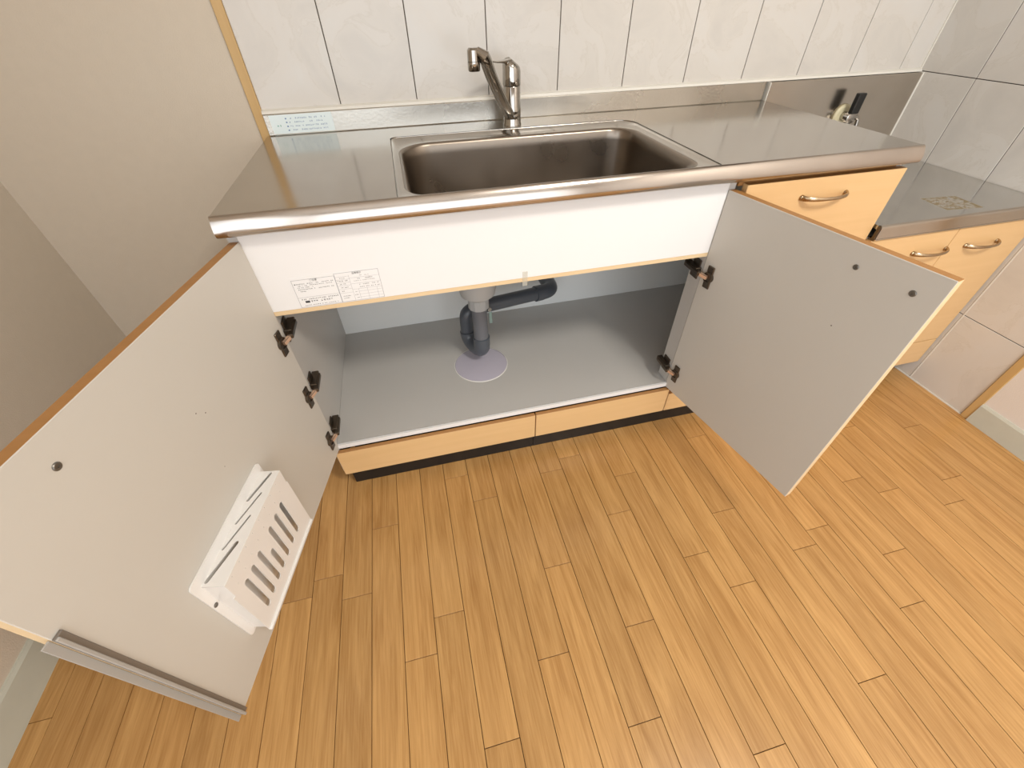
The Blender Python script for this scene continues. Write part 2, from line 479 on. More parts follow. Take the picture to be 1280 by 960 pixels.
# front wall with unseen windows added behind the camera for light and reflections
wx0, wx1, wz0, wz1 = -0.5, 1.8, 0.12, 2.1
bm = B()
box(bm, WL - 0.1, wx0, YF - 0.1, YF, -0.05, CEIL + 0.05); box(bm, wx1, WR + 0.1, YF - 0.1, YF, -0.05, CEIL + 0.05)
box(bm, wx0, wx1, YF - 0.1, YF, -0.05, wz0); box(bm, wx0, wx1, YF - 0.1, YF, wz1, CEIL + 0.05)
structure(put('wall_front', bm, M['paper_light']))
bm = B()
for a, b_, c, d in ((wx0, wx1, wz0, wz0 + .04), (wx0, wx1, wz1 - .04, wz1), (wx0, wx0 + .04, wz0, wz1), (wx1 - .04, wx1, wz0, wz1), (0.63, 0.67, wz0, wz1)):
    box(bm, a, b_, YF - 0.06, YF - 0.02, c, d)
structure(put('added_window_1', bm, M['frame']))
# trims
bm = B(); box(bm, -0.0155, 0.0070, -0.006, 0.0035, 0, CEIL, bev=0.001); structure(put('trim_1', bm, M['trimwood']))
bm = B(); box(bm, WR - 0.006, WR + 0.003, -0.8135, -0.7905, 0, CEIL, bev=0.001); structure(put('trim_2', bm, M['trimwood']))
bm = B(); box(bm, WR - 0.004, WR + 0.001, -0.0045, 0.0, Z1, CEIL); structure(put('trim_3', bm, M['caulk'], None))
bm = B(); box(bm, WR - 0.003, WR + 0.001, -0.79, -0.0, 0, 0.004); structure(put('trim_4', bm, M['caulk'], None))
bm = B(); box(bm, WR - 0.0012, WR + 0.0005, -0.5925, -0.5890, 0.0, 0.62); structure(put('trim_5', bm, M['caulk'], None))
bm = B(); extrude_x(bm, [(0.001, 0.8925), (-0.0105, 0.8925), (-0.0085, 0.8985), (0.001, 0.9025)], 0.007, WR - 0.001)
structure(put('trim_6', bm, M['caulk'], None))
# baseboards
def baseboard(name, pts):
    bm = B()
    a = [bm.verts.new(p) for p in pts[0]]; b_ = [bm.verts.new(p) for p in pts[1]]
    n = len(a)
    for i in range(n): bm.faces.new([a[i], a[(i + 1) % n], b_[(i + 1) % n], b_[i]])
    bm.faces.new(a[::-1]); bm.faces.new(b_); bmesh.ops.recalc_face_normals(bm, faces=bm.faces)
    return structure(put(name, bm, M['baseboard']))
def bbp(xw, sgn, y, h): return [(xw, y, 0), (xw + sgn * .010, y, 0), (xw + sgn * .008, y, h * .9), (xw + sgn * .004, y, h), (xw, y, h)]
baseboard('baseboard_right', (bbp(WR, -1, -0.8135, 0.076), bbp(WR, -1, YF, 0.076)))
baseboard('baseboard_left', (bbp(WL, 1, -0.0, 0.09), bbp(WL, 1, YF, 0.09)))
baseboard('baseboard_back', ([(WL, 0, 0), (WL, -.010, 0), (WL, -.008, .08), (WL, -.004, .09), (WL, 0, .09)], [(-0.0155, 0, 0), (-0.0155, -.010, 0), (-0.0155, -.008, .08), (-0.0155, -.004, .09), (-0.0155, 0, .09)]))
# ceiling lamp added out of view to light the room
lamp = thing('added_ceiling_lamp', 'round white ceiling lamp added overhead, out of view, to light the room', 'lamp', (1.35, -2.0, CEIL))
bm = B(); lathe(bm, [(0.26, CEIL - 0.03), (0.26, CEIL)], (1.35, -2.0, 0), n=32); put('base', bm, M['whiteplastic'], lamp)
bm = B(); lathe(bm, [(0.20, CEIL - 0.06), (0.25, CEIL - 0.045), (0.25, CEIL - 0.031)], (1.35, -2.0, 0), n=32); put('diffuser', bm, M['lamp'], lamp)

# ------------------------------------------------------------------ sink cabinet
CW = 1.505
YB = -0.547      # carcass front plane
YP = -0.566      # fronts' face
cab = thing('sink_cabinet', 'wide cabinet under the sink, its two white-backed doors standing open', 'cabinet', (0.75, -0.28, 0))
def cpart(name, *a, mat=None, bev=0.0, label=None):
    bm = B(); box(bm, *a, bev=bev); return put(name, bm, mat, cab, label=label)
cpart('side_panel', 0.0015, 0.018, YB, -0.008, 0.066, H - 0.036, mat=M['inside'])
cpart('side_panel', 1.487, 1.5035, YB, -0.008, 0.066, H - 0.036, mat=M['inside'])
# floor panel with raised white front edge
bm = B(); box(bm, 0.0185, 1.4865, YB + 0.002, -0.012, 0.172, 0.190, mi=0); box(bm, 0.0185, 1.4865, YB - 0.0055, YB + 0.0015, 0.174, 0.1905, bev=0.0012, mi=1)
base_panel = put('base_panel', bm, [M['inside'], M['laminate_w']], cab)
cpart('back_panel', 0.0185, 1.4865, -0.0115, -0.0085, 0.19, H - 0.04, mat=M['inside_back'])
# low kerb rail behind (white cleat)
cpart('rail', 0.0185, 1.4865, -0.030, -0.012, H - 0.12, H - 0.05, mat=M['inside_back'])
# apron in front of the basin
bm = B(); box(bm, 0.0185, 1.0385, YB, YB + 0.015, 0.6325, H - 0.038, mi=0)
box(bm, 0.0185, 1.0385, YB - 0.0003, YB + 0.015, 0.6225, 0.6322, mi=1)
apron = put('apron', bm, [M['laminate_w'], M['edge_pale']], cab)
# stile between sink bay and drawer column
cpart('stile', 1.0390, 1.0545, YB, -0.498, 0.1905, H - 0.038, mat=M['inside'])
cpart('top_rail', 1.0600, 1.4868, YB, YB + 0.05, H - 0.055, H - 0.038, mat=M['edge'])
# low fronts
for x0, x1, zt in ((0.0095, 0.5965, 0.171), (0.5995, 1.0475, 0.171), (1.0505, 1.5015, 0.150)):
    bm = B(); box(bm, x0, x1, YP, YB - 0.006, 0.0705, zt, bev=0.0008)
    for f in bm.faces:
        if f.calc_center_median().z > zt - 0.0005: f.material_index = 1
    put('plinth_board', bm, [M['face'], M['edge']], cab)
cpart('toe_kick', 0.022, 0.5955, -0.548, -0.53, 0.001, 0.0655, mat=M['black'])
cpart('toe_kick', 0.5975, 1.495, -0.548, -0.53, 0.001, 0.0655, mat=M['black'])
bm = B(); box(bm, 0.03, 1.48, -0.525, -0.01, 0.001, 0.06); put('plinth_block', bm, M['black'], cab)
# drawer with bow handle
bow_pts = lambda xc, w, z, y: bez((xc - w / 2, y, z), (xc - w / 2 + 0.004, y - 0.034, z + 0.001), (xc + w / 2 - 0.004, y - 0.034, z + 0.001), (xc + w / 2, y, z), 16)
def bow_handle(xc, z, y, parent, w=0.116):
    bm = B(); pts = bow_pts(xc, w, z, y)
    rad = []
    for i in range(len(pts)):
        t = abs(i / (len(pts) - 1) * 2 - 1)
        rad.append((0.0042 + 0.0030 * t ** 2, 0.0032 + 0.001 * t))
    tube(bm, pts, rad, n=10)
    for s in (-1, 1):
        lathe(bm, [(0.0068, 0.0), (0.0062, 0.003), (0.004, 0.005)], (xc + s * w / 2, y, z), (0, -1, 0), n=14)
    return put('handle', bm, M['handle'], parent, smooth=True)
bm = B(); box(bm, 1.071, 1.5015, YP, YB - 0.001, 0.60, 0.794, bev=0.0012)
for f in bm.faces:
    if f.calc_center_median().z > 0.7935: f.material_index = 1
drawer = put('drawer', bm, [M['face'], M['edge']], cab)
bow_handle(1.290, 0.752, YP, drawer, 0.122)
bm = B(); box(bm, 1.071, 1.5015, YP, YB - 0.001, 0.153, 0.597, bev=0.0012)
put('lower_front', bm, M['face'], cab)
# access disc in the cabinet floor
bm = B(); lathe(bm, [(0.091, 0.1898), (0.091, 0.1912), (0.0885, 0.1918), (0.0885, 0.1912)], (0.4775, -0.308, 0), n=48, mi=1, cap=False)
lathe(bm, [(0.0875, 0.1898), (0.0875, 0.1914), (0.086, 0.1918)], (0.4775, -0.308, 0), n=48, mi=0)
put('access_disc', bm, [M['disc'], M['whiteplastic']], base_panel, smooth=True, label='lavender round access cover with a white rim')
# clear tape hanging from the apron
bm = B(); box(bm, 0.560, 0.572, YB - 0.0012, YB - 0.0004, 0.612, 0.648); put('tape', bm, M['tape'], apron)


# ---- print helper
def glyph_row(bm, x0, x1, z, h, y, cw=None, gap=0.25, dens=0.8, mi=0):
    cw = cw or h * 0.95; x = x0
    while x + cw < x1:
        if random.random() < dens:
            n = random.choice((2, 3))
            for _ in range(n):
                if random.random() < .5:
                    zz = z + h * random.uniform(0.05, 0.75); a, b_, c, d = x + cw * .05, x + cw * .85, zz, zz + h * 0.22
                else:
                    xx = x + cw * random.uniform(0.1, 0.7); a, b_, c, d = xx, xx + cw * 0.2, z + h * .05, z + h * .92
                f = bm.faces.new([bm.verts.new(v) for v in ((a, y, c), (b_, y, c), (b_, y, d), (a, y, d))]); f.material_index = mi
        x += cw * (1 + gap)


def rect(bm, x0, x1, z0, z1, y, mi=0):
    f = bm.faces.new([bm.verts.new(v) for v in ((x0, y, z0), (x1, y, z0), (x1, y, z1), (x0, y, z1))]); f.material_index = mi


def text_part(name, body, size, x, z, y, mat, parent, align='LEFT'):
    c = bpy.data.curves.new(name, 'FONT'); c.body = body; c.size = size; c.align_x = align; c.resolution_u = 2
    t = bpy.data.objects.new('tmp_text', c); COL.objects.link(t)
    dg = bpy.context.evaluated_depsgraph_get(); dg.update()
    me = bpy.data.meshes.new_from_object(t.evaluated_get(dg))
    bpy.data.objects.remove(t)
    bm = B(); bm.from_mesh(me); bpy.data.meshes.remove(me)
    bmesh.ops.transform(bm, matrix=Matrix.Translation((x, y, z)) @ Matrix.Rotation(math.radians(90), 4, 'X'), verts=bm.verts)
    return put(name, bm, mat, parent)


lab = thing('caution_sticker', 'white printed sticker with ruled table, lower left on the white panel under the sink', 'sticker', (0.16, YB, 0.665))
yl = YB - 0.0006
bm = B(); box(bm, 0.0745, 0.2505, yl, YB - 0.0001, 0.6335, 0.703); put('backing', bm, M['sticker'], lab)
bm = B(); yt = yl - 0.0002
def frame(x0, x1, z0, z1, w=0.0007):
    rect(bm, x0, x1, z0, z0 + w, yt); rect(bm, x0, x1, z1 - w, z1, yt); rect(bm, x0, x0 + w, z0, z1, yt); rect(bm, x1 - w, x1, z0, z1, yt)
frame(0.0765, 0.1605, 0.6345, 0.6975); frame(0.1605, 0.2490, 0.6345, 0.7015)
rect(bm, 0.0765, 0.1605, 0.6570, 0.6575, yt)
for z in (0.6925, 0.6860, 0.6790, 0.6720, 0.6640, 0.6550): rect(bm, 0.1605, 0.1880, z, z + 0.0004, yt)
for z in (0.6875, 0.6740, 0.6610): rect(bm, 0.1880, 0.2490, z, z + 0.0004, yt)
rect(bm, 0.1880, 0.1884, 0.6345, 0.6950, yt)
for x in (0.2000, 0.2180, 0.2380): rect(bm, x, x + 0.0004, 0.6345, 0.6610, yt)
for z in (0.6550, 0.6480, 0.6410): rect(bm, 0.2000, 0.2490, z, z + 0.0004, yt)
put('ruled_lines', bm, M['ink_grey'], lab)
bm = B()
rect(bm, 0.0800, 0.0825, 0.6870, 0.6890, yt, 0)
for a, b_, z, h in ((0.084, 0.101, 0.6868, 0.0024), (0.105, 0.130, 0.6868, 0.0024), (0.134, 0.157, 0.6868, 0.0024), (0.086, 0.156, 0.6828, 0.0022), (0.084, 0.118, 0.6788, 0.0022),
                    (0.084, 0.156, 0.6745, 0.0024), (0.084, 0.100, 0.6700, 0.0024), (0.083, 0.158, 0.6512, 0.0030), (0.100, 0.146, 0.6443, 0.0042), (0.086, 0.156, 0.6375, 0.0022),
                    (0.166, 0.182, 0.6885, 0.0024), (0.163, 0.184, 0.6818, 0.0026), (0.166, 0.181, 0.6748, 0.0022), (0.164, 0.184, 0.6668, 0.0022), (0.166, 0.182, 0.6580, 0.0026),
                    (0.166, 0.182, 0.6470, 0.0022), (0.166, 0.182, 0.6420, 0.0022), (0.205, 0.232, 0.6905, 0.0020), (0.204, 0.236, 0.6835, 0.0026), (0.196, 0.240, 0.6792, 0.0018),
                    (0.204, 0.246, 0.6700, 0.0022), (0.204, 0.246, 0.6640, 0.0022), (0.190, 0.199, 0.6540, 0.0022), (0.190, 0.199, 0.6470, 0.0022), (0.190, 0.199, 0.6400, 0.0022)):
    glyph_row(bm, a, b_, z, h, yt - 0.0001)
rect(bm, 0.0885, 0.0975, 0.6440, 0.6490, yt, 0)
put('small_print', bm, M['ink'], lab)
text_part('heading', 'ご注意', 0.0052, 0.1185, 0.6925, yt - 0.0002, M['ink'], lab, 'CENTER')
text_part('heading', '品質表示', 0.0048, 0.2050, 0.6962, yt - 0.0002, M['ink'], lab, 'CENTER')


# ---- doors
def make_door(hx, hy, ux, uy, out_sign):
    """local frame: s along the door, o out of the inner face towards the viewer side, z up"""
    d = Vector((ux, uy, 0)); n = Vector((-uy, ux, 0)) * out_sign     # n points out of the inner face
    T = Matrix(((d.x, n.x, 0, hx), (d.y, n.y, 0, hy), (0, 0, 1, 0), (0, 0, 0, 1)))
    return T
TL = make_door(0.01875, -0.555, math.cos(1.80179), -math.sin(1.80179), 1)
TR = make_door(1.0400, -0.555, -math.cos(1.77429), -math.sin(1.77429), -1)
def door_panel(T, w, z0, z1):
    bm = B(); box(bm, -0.0065, w, -0.018, 0, z0, z1, bev=0.0008)
    for f in bm.faces:
        c = f.calc_center_median(); nn = f.normal
        if c.y > -0.0006: f.material_index = 0
        elif c.y < -0.0174: f.material_index = 1
        elif c.z > z1 - 0.0006: f.material_index = 2
        else: f.material_index = 3
    bmesh.ops.transform(bm, matrix=T, verts=bm.verts)
    bmesh.ops.recalc_face_normals(bm, faces=bm.faces)
    return bm
DM = [M['laminate'], M['face'], M['edge'], M['edge_pale']]
door_l = put('door', door_panel(TL, 0.5953, 0.1727, 0.7871), DM, cab, label='left door, swung wide open, carrying the white rack and grey seal')
door_r = put('door', door_panel(TR, 0.4468, 0.1735, 0.7822), DM, cab, label='right door, swung open in front of the drawer')

def hinge(T, z, cabx, side, parent):
    """cup plate on the door, arm reaching the cabinet side; side=+1 left bay wall, -1 right"""
    bm = B()
    # plate on door: tall narrow
    box(bm, 0.009, 0.029, 0.0, 0.004, z - 0.030, z + 0.030, bev=0.0012, mi=0, T=T)
    b2 = B(); lathe(b2, [(0.0145, 0.0), (0.0145, 0.006), (0.011, 0.0065), (0.010, 0.002)], (0.0185, 0, z), (0, 1, 0), n=18, mi=0)
    bmesh.ops.transform(b2, matrix=T, verts=b2.verts)
    tmp = bpy.data.meshes.new('t'); b2.to_mesh(tmp); b2.free(); bm.from_mesh(tmp); bpy.data.meshes.remove(tmp)
    # fixed arm on the cabinet side wall
    x0, x1 = (cabx, cabx + 0.017) if side > 0 else (cabx - 0.017, cabx)
    xb = (cabx + 0.010, cabx + 0.021) if side > 0 else (cabx - 0.021, cabx - 0.010)
    box(bm, x0, x1, YB + 0.004, YB + 0.058, z - 0.008 + 0.004, z + 0.012, bev=0.0015, mi=0)
    box(bm, xb[0], xb[1], YB - 0.012, YB + 0.050, z - 0.005 + 0.004, z + 0.010, bev=0.0015, mi=0)
    xa = cabx if side > 0 else cabx
    box(bm, min(cabx, cabx + side * 0.004), max(cabx, cabx + side * 0.004), YB + 0.010, YB + 0.040, z - 0.024, z + 0.028, bev=0.0008, mi=0)
    # copper link from arm to cup
    p1 = Vector(((xb[0] + xb[1]) / 2, YB - 0.006, z + 0.004)); p2 = T @ Vector((0.0185, 0.006, z - 0.001))
    dd = (p2 - p1); L = dd.length
    rot = dd.to_track_quat('X', 'Z').to_matrix().to_4x4()
    box(bm, 0.0, L, -0.0035, 0.0035, -0.005, 0.005, bev=0.0008, mi=1, T=Matrix.Translation(p1) @ rot)
    return put('hinge', bm, [M['hinge'], M['copper']], parent)
for z in (0.570, 0.405, 0.238): hinge(TL, z, 0.0182, 1, door_l)
for z in (0.577, 0.246): hinge(TR, z, 1.0393, -1, door_r)

def screw(T, s, z, r, parent):
    bm = B(); lathe(bm, [(r, 0.0), (r, 0.0008), (r * .8, 0.0018), (r * .35, 0.0018), (r * .3, 0.0008)], (s, 0, z), (0, 1, 0), n=16)
    bmesh.ops.transform(bm, matrix=T, verts=bm.verts); bmesh.ops.recalc_face_normals(bm, faces=bm.faces)
    put('screw', bm, M['screw'], parent, smooth=True)
screw(TL, 0.4617, 0.7463, 0.0052, door_l)
screw(TR, 0.3091, 0.7417, 0.0052, door_r); screw(TR, 0.4068, 0.7399, 0.0056, door_r)
def specks(T, pts, parent):
    for s, z, r in pts:
        bm = B(); lathe(bm, [(r, 0.0), (r * .8, 0.0003)], (s, 0, z), (0, 1, 0), n=8)
        bmesh.ops.transform(bm, matrix=T, verts=bm.verts); bmesh.ops.recalc_face_normals(bm, faces=bm.faces)
        put('screw_hole', bm, M['seal'], parent)
specks(TL, [(0.2866, 0.6402, 0.0013), (0.2719, 0.6261, 0.0013), (0.3068, 0.5276, 0.0009)], door_l)
specks(TR, [(0.3257, 0.6236, 0.0016)], door_r)
# rubber seal on free edge of left door, lower three quarters
bm = B(); box(bm, 0.5845, 0.5955, 0.0, 0.004, 0.173, 0.618, bev=0.0008, T=TL); seal = put('door_seal', bm, M['seal'], door_l, label='grey rubber edge seal')
bm = B(); box(bm, 0.5915, 0.5960, 0.004, 0.007, 0.173, 0.618, bev=0.0008, T=TL)
box(bm, 0.5960, 0.6055, -0.003, -0.001, 0.1735, 0.619, bev=0.0005, T=TL)
for f in bm.faces: f.material_index = 0
seal_lip = put('seal_flap', bm, M['seal_lip'], door_l, label='pale soft flap of the seal')

# ------------------------------------------------------------------ knife rack on the left door
rack = thing('knife_rack', 'white plastic slotted knife rack screwed to the inside of the left door', 'rack', tuple(TL @ Vector((0.369, 0.0, 0.244))))
def LT(bm):
    bmesh.ops.transform(bm, matrix=TL, verts=bm.verts); bmesh.ops.recalc_face_normals(bm, faces=bm.faces); return bm
bm = B()
pts = rrect(0.2507, 0.4885, 0.2441, 0.4626, 0.007, 3)
a = [bm.verts.new((s, 0.0005, z)) for s, z in pts]; b_ = [bm.verts.new((s, 0.0030, z)) for s, z in pts]
n_ = len(a)
for i in range(n_): bm.faces.new([a[i], a[(i + 1) % n_], b_[(i + 1) % n_], b_[i]])
bm.faces.new(a[::-1]); bm.faces.new(b_)
put('back_plate', LT(bm), M['rack'], rack)

def slotted(name, P, su, sv, slots, th, parent):
    """a flat sheet u in 0..su, v in 0..sv with parallelogram holes; P maps (u,v,w)->local door coords"""
    bm = B()
    outer = [(0, 0), (su, 0), (su, sv), (0, sv)]
    def loop(ps):
        vs = [bm.verts.new((x, y, 0)) for x, y in ps]
        return vs, [bm.edges.new((vs[i], vs[(i + 1) % len(vs)])) for i in range(len(vs))]
    es = []
    es += loop(outer)[1]
    for sl in slots: es += loop(sl)[1]
    bmesh.ops.triangle_fill(bm, edges=es, use_beauty=True, normal=(0, 0, 1))
    bmesh.ops.recalc_face_normals(bm, faces=bm.faces)
    r = bmesh.ops.extrude_face_region(bm, geom=list(bm.faces))
    bmesh.ops.translate(bm, vec=(0, 0, -th), verts=[v for v in r['geom'] if isinstance(v, bmesh.types.BMVert)])
    for v in bm.verts: v.co = P(v.co.x, v.co.y, v.co.z)
    return put(name, LT(bm), M['rack'], parent)
def slot(u0, v0, u1, v1, w, n=4):
    """stadium hole from (u0,v0) to (u1,v1), width w"""
    d = Vector((u1 - u0, v1 - v0)).normalized(); a0 = math.atan2(d.y, d.x); r = w / 2; out = []
    for (cx, cy, st) in ((u1, v1, -90), (u0, v0, 90)):
        for i in range(n + 1):
            a = a0 + math.radians(st + 180 * i / n); out.append((cx + r * math.cos(a), cy + r * math.sin(a)))
    return out
S0, S1 = 0.258, 0.475
top_slots = []
for (sa, sb, w) in ((0.4690, 0.4030, 0.0072), (0.4165, 0.3530, 0.0040), (0.3700, 0.3070, 0.0040), (0.3240, 0.2640, 0.0060)):
    top_slots.append(slot(sa - S0 - 0.003, 0.0040, sb - S0, 0.0230, w))
slotted('top_face', lambda u, v, w: Vector((S0 + u, 0.003 + v, 0.4410 + v * 0.09 + w)), S1 - S0, 0.0385, top_slots, 0.0018, rack)
dots = []
for i in range(8):
    u = 0.4575 - i * 0.0247 - S0
    for v, du in ((0.0075, 0.0), (0.0330, 0.0)):
        dots.append([(u + du + 0.0012 * math.cos(a * math.pi / 3), v + 0.0012 * math.sin(a * math.pi / 3)) for a in range(6)])
slotted('front_band', lambda u, v, w: Vector((S0 + u, 0.0420 - v * 0.06 + w, 0.4445 - v)), S1 - S0, 0.0425, dots, 0.0018, rack)
fs = []
F0 = S0 - 0.004; F1 = S1 + 0.004
for s_, zt in ((0.299, .390), (0.324, .390), (0.350, .390), (0.3745, .352), (0.3975, .390), (0.4225, .390), (0.4460, .390)):
    fs.append(slot(s_ - F0, 0.402 - zt + 0.003, s_ - F0, 0.402 - 0.289, 0.0118))
slotted('front_face', lambda u, v, w: Vector((F0 + u, 0.0385 - v * 0.035 + w, 0.402 - v)), F1 - F0, 0.152, fs, 0.0018, rack)
for s_ in (S0, S1 - 0.002):
    bm = B()
    pr = [(0.003, 0.4405), (0.0405, 0.4440), (0.0380, 0.402), (0.0325, 0.2500), (0.003, 0.2500)]
    a = [bm.verts.new((s_, o, z)) for o, z in pr]; b_ = [bm.verts.new((s_ + 0.002, o, z)) for o, z in pr]
    for i in range(5): bm.faces.new([a[i], a[(i + 1) % 5], b_[(i + 1) % 5], b_[i]])
    bm.faces.new(a[::-1]); bm.faces.new(b_)
    put('end_face', LT(bm), M['rack'], rack)
bm = B(); box(bm, F0, F1, 0.0300, 0.0375, 0.2460, 0.2510, bev=0.0012); put('bottom_lip', LT(bm), M['rack'], rack)
bm = B(); lathe(bm, [(0.0042, 0.003), (0.0042, 0.0042), (0.003, 0.0052)], (0.4826, 0, 0.3875), (0, 1, 0), n=12); put('screw', LT(bm), M['screw'], rack)

# ------------------------------------------------------------------ sink worktop
wt = thing('sink_worktop', 'stainless steel sink worktop with a wide rectangular basin and rolled front edge', 'worktop', (0.75, -0.29, H))
SX0, SX1, SY0, SY1 = 0.338, 0.951, -0.558, -0.188
def ring(bm, pts, z): return [bm.verts.new((x, y, z)) for x, y in pts]
bm = B()
orr = [0.035, 0.012, 0.004, 0.004]
g0 = ring(bm, rrect(0.3165, 0.9885, -0.5665, -0.118, [0.05, 0.02, 0.005, 0.005], 6), H)
outer = ring(bm, [(0, -0.5675), (1.505, -0.5675), (1.505, -0.009), (0, -0.009)], H)
def lp(vs): return [bm.edges.get((vs[i], vs[(i + 1) % len(vs)])) or bm.edges.new((vs[i], vs[(i + 1) % len(vs)])) for i in range(len(vs))]
bmesh.ops.triangle_fill(bm, edges=lp(g0) + lp(outer), use_beauty=True, normal=(0, 0, 1))
for f in bm.faces:
    if f.normal.z < 0: f.normal_flip()
def bridge(a, b_, mi=0):
    for i in range(len(a)):
        f = bm.faces.new([a[i], b_[i], b_[(i + 1) % len(a)], a[(i + 1) % len(a)]]); f.material_index = mi; f.smooth = True
R4 = [0.06, 0.075, 0.05, 0.045]
prev = g0
for (ins, z, R) in ((0.0035, H - 0.0035, [0.047, 0.018, 0.004, 0.004]),):
    r = ring(bm, rrect(0.3165 + ins, 0.9885 - ins, -0.5665 + 0.002, -0.118 - ins, R, 6), z); bridge(prev, r); prev = r
r = ring(bm, rrect(SX0 - 0.006, SX1 + 0.006, SY0 - 0.003, SY1 + 0.006, [q + 0.006 for q in R4], 6), H - 0.0035); bridge(prev, r); prev = r
# outside faces: rolled lip and ends
prof = [(-0.5675, H), (-0.5685, H + 0.0012), (-0.5705, H + 0.0010), (-0.5735, H - 0.0018), (-0.5765, H - 0.0070), (-0.5792, H - 0.0135), (-0.5812, H - 0.0205), (-0.5818, H - 0.0265), (-0.5805, H - 0.0320),
        (-0.5765, H - 0.0355), (-0.5700, H - 0.0368), (-0.5560, H - 0.0368), (-0.5560, H - 0.0352), (-0.5665, H - 0.0345)]
a = [bm.verts.new((0, y, z)) for y, z in prof]; b_ = [bm.verts.new((1.505, y, z)) for y, z in prof]
for i in range(len(prof) - 1):
    f = bm.faces.new([a[i], a[i + 1], b_[i + 1], b_[i]]); f.material_index = 1; f.smooth = True
for k in (a, b_):
    f = bm.faces.new([bm.verts.new(v.co) for v in k]); f.material_index = 1
for x in (0.0, 1.505):
    f = bm.faces.new([bm.verts.new(v) for v in ((x, -0.5675, H), (x, -0.009, H), (x, -0.009, H - 0.036), (x, -0.5675, H - 0.036))])
bmesh.ops.recalc_face_normals(bm, faces=[f for f in bm.faces if f.material_index == 1])
top = put('top', bm, [M['steel'], M['steel_lip']], wt)
# basin
bm = B(); prev = ring(bm, rrect(SX0 - 0.006, SX1 + 0.006, SY0 - 0.003, SY1 + 0.006, [q + 0.006 for q in R4], 6), H - 0.0035)
for ins, z in ((-0.003, H - 0.0040), (0.000, H - 0.0055), (0.0025, H - 0.010), (0.005, H - 0.03), (0.010, H - 0.145), (0.018, H - 0.165), (0.035, H - 0.176), (0.10, H - 0.181)):
    R = [max(0.01, q - ins * 0.4) for q in R4]
    fr = {H - 0.010: 0.006, H - 0.03: 0.029, H - 0.145: 0.036, H - 0.165: 0.044, H - 0.176: 0.058, H - 0.181: 0.11}.get(z, ins * 0.8)
    r = ring(bm, rrect(SX0 + ins, SX1 - ins, SY0 + fr, SY1 - ins * 0.8, R, 6), z); bridge(prev, r); prev = r
f = bm.faces.new(prev[::-1])
if f.normal.z < 0: f.normal_flip()
basin = put('basin', bm, M['basin'], wt, label='darker pressed steel basin')
bm = B(); lathe(bm, [(0.075, H - 0.1805), (0.075, H - 0.1785), (0.066, H - 0.1785), (0.064, H - 0.1800), (0.02, H - 0.1795)], (0.487, -0.33, 0), n=32)
put('drain_strainer', bm, M['chrome'], wt, smooth=True)
# upstand
bm = B(); extrude_x(bm, [(-0.0012, H + 0.0495), (-0.009, H + 0.0495), (-0.0105, H + 0.047), (-0.0105, H + 0.002), (-0.0135, H + 0.0002), (-0.0012, H + 0.0002)], 0.0078, 1.499)
put('backsplash', bm, M['backsplash'], wt)
bm = B(); box(bm, 0.0, 1.505, -0.0088, -0.0012, H - 0.036, H - 0.0005); put('back_edge', bm, M['steel'], wt)

# care sticker on the upstand
st = thing('care_sticker', 'bluish white printed sticker at the left end of the steel upstand', 'sticker', (0.1, -0.0105, H + 0.005))
ys = -0.0112
bm = B(); box(bm, 0.020, 0.176, ys, -0.0106, H + 0.004, H + 0.0465, bev=0.0002); put('backing', bm, M['sticker_blue'], st)
bm = B()
for i, z in enumerate((0.036, 0.0275, 0.0185, 0.0095)):
    rect(bm, 0.058, 0.0615, H + z, H + z + 0.0032, ys - 0.0002); glyph_row(bm, 0.066, 0.160 - 0.006 * (i == 1), H + z, 0.0036, ys - 0.0002)
put('small_print', bm, M['ink_blue'], st)
bm = B(); glyph_row(bm, 0.034, 0.050, H + 0.020, 0.005, ys - 0.0002, dens=1.0); put('heading', bm, M['ink_green'], st)

# ------------------------------------------------------------------ faucet
FX, FY = 0.652, -0.085
fa = thing('kitchen_faucet', 'chrome single-lever kitchen faucet with a raised spout behind the sink basin', 'faucet', (FX, FY, H))
bm = B(); lathe(bm, [(0.0250, H), (0.0250, H + 0.004), (0.0235, H + 0.007), (0.0235, H + 0.022)], (FX, FY, 0), n=32); put('base', bm, M['chrome'], fa, smooth=True)
bm = B(); lathe(bm, [(0.0232, H + 0.0225), (0.0238, H + 0.024), (0.0238, H + 0.040), (0.0230, H + 0.042), (0.0226, H + 0.088), (0.0215, H + 0.090)], (FX, FY, 0), n=32); put('body', bm, M['chrome'], fa, smooth=True)
# cap: cylinder with slanted rounded top, plus lever leaf
bm = B()
n = 32; rings = []
for (r, hf, hb) in ((0.0232, .0905, .0905), (0.0236, .093, .093), (0.0234, .120, .134), (0.0215, .128, .143), (0.016, .134, .148), (0.007, .140, .150)):
    vs = []
    for i in range(n):
        an = 2 * math.pi * i / n; c_, s_ = math.cos(an), math.sin(an)
        t = (1 + (-c_)) / 2      # high towards -x, low towards +x
        vs.append(bm.verts.new((FX + r * c_, FY + r * s_, H + hf + (hb - hf) * t)))
    rings.append(vs)
for a, b_ in zip(rings, rings[1:]):
    for i in range(n): bm.faces.new([a[i], a[(i + 1) % n], b_[(i + 1) % n], b_[i]])
bm.faces.new(rings[-1])
put('cap', bm, M['chrome'], fa, smooth=True)
bm = B()
tube(bm, [(FX - 0.006, FY - 0.002, H + 0.142), (FX - 0.026, FY - 0.012, H + 0.142), (FX - 0.045, FY - 0.022, H + 0.143), (FX - 0.062, FY - 0.032, H + 0.146)],
     [(0.006, 0.013), (0.0035, 0.011), (0.0024, 0.009), (0.0018, 0.007)], n=14)
put('lever', bm, M['chrome'], fa, smooth=True)
NX, NY, NZ = 0.532, -0.222, 1.013
bm = B()
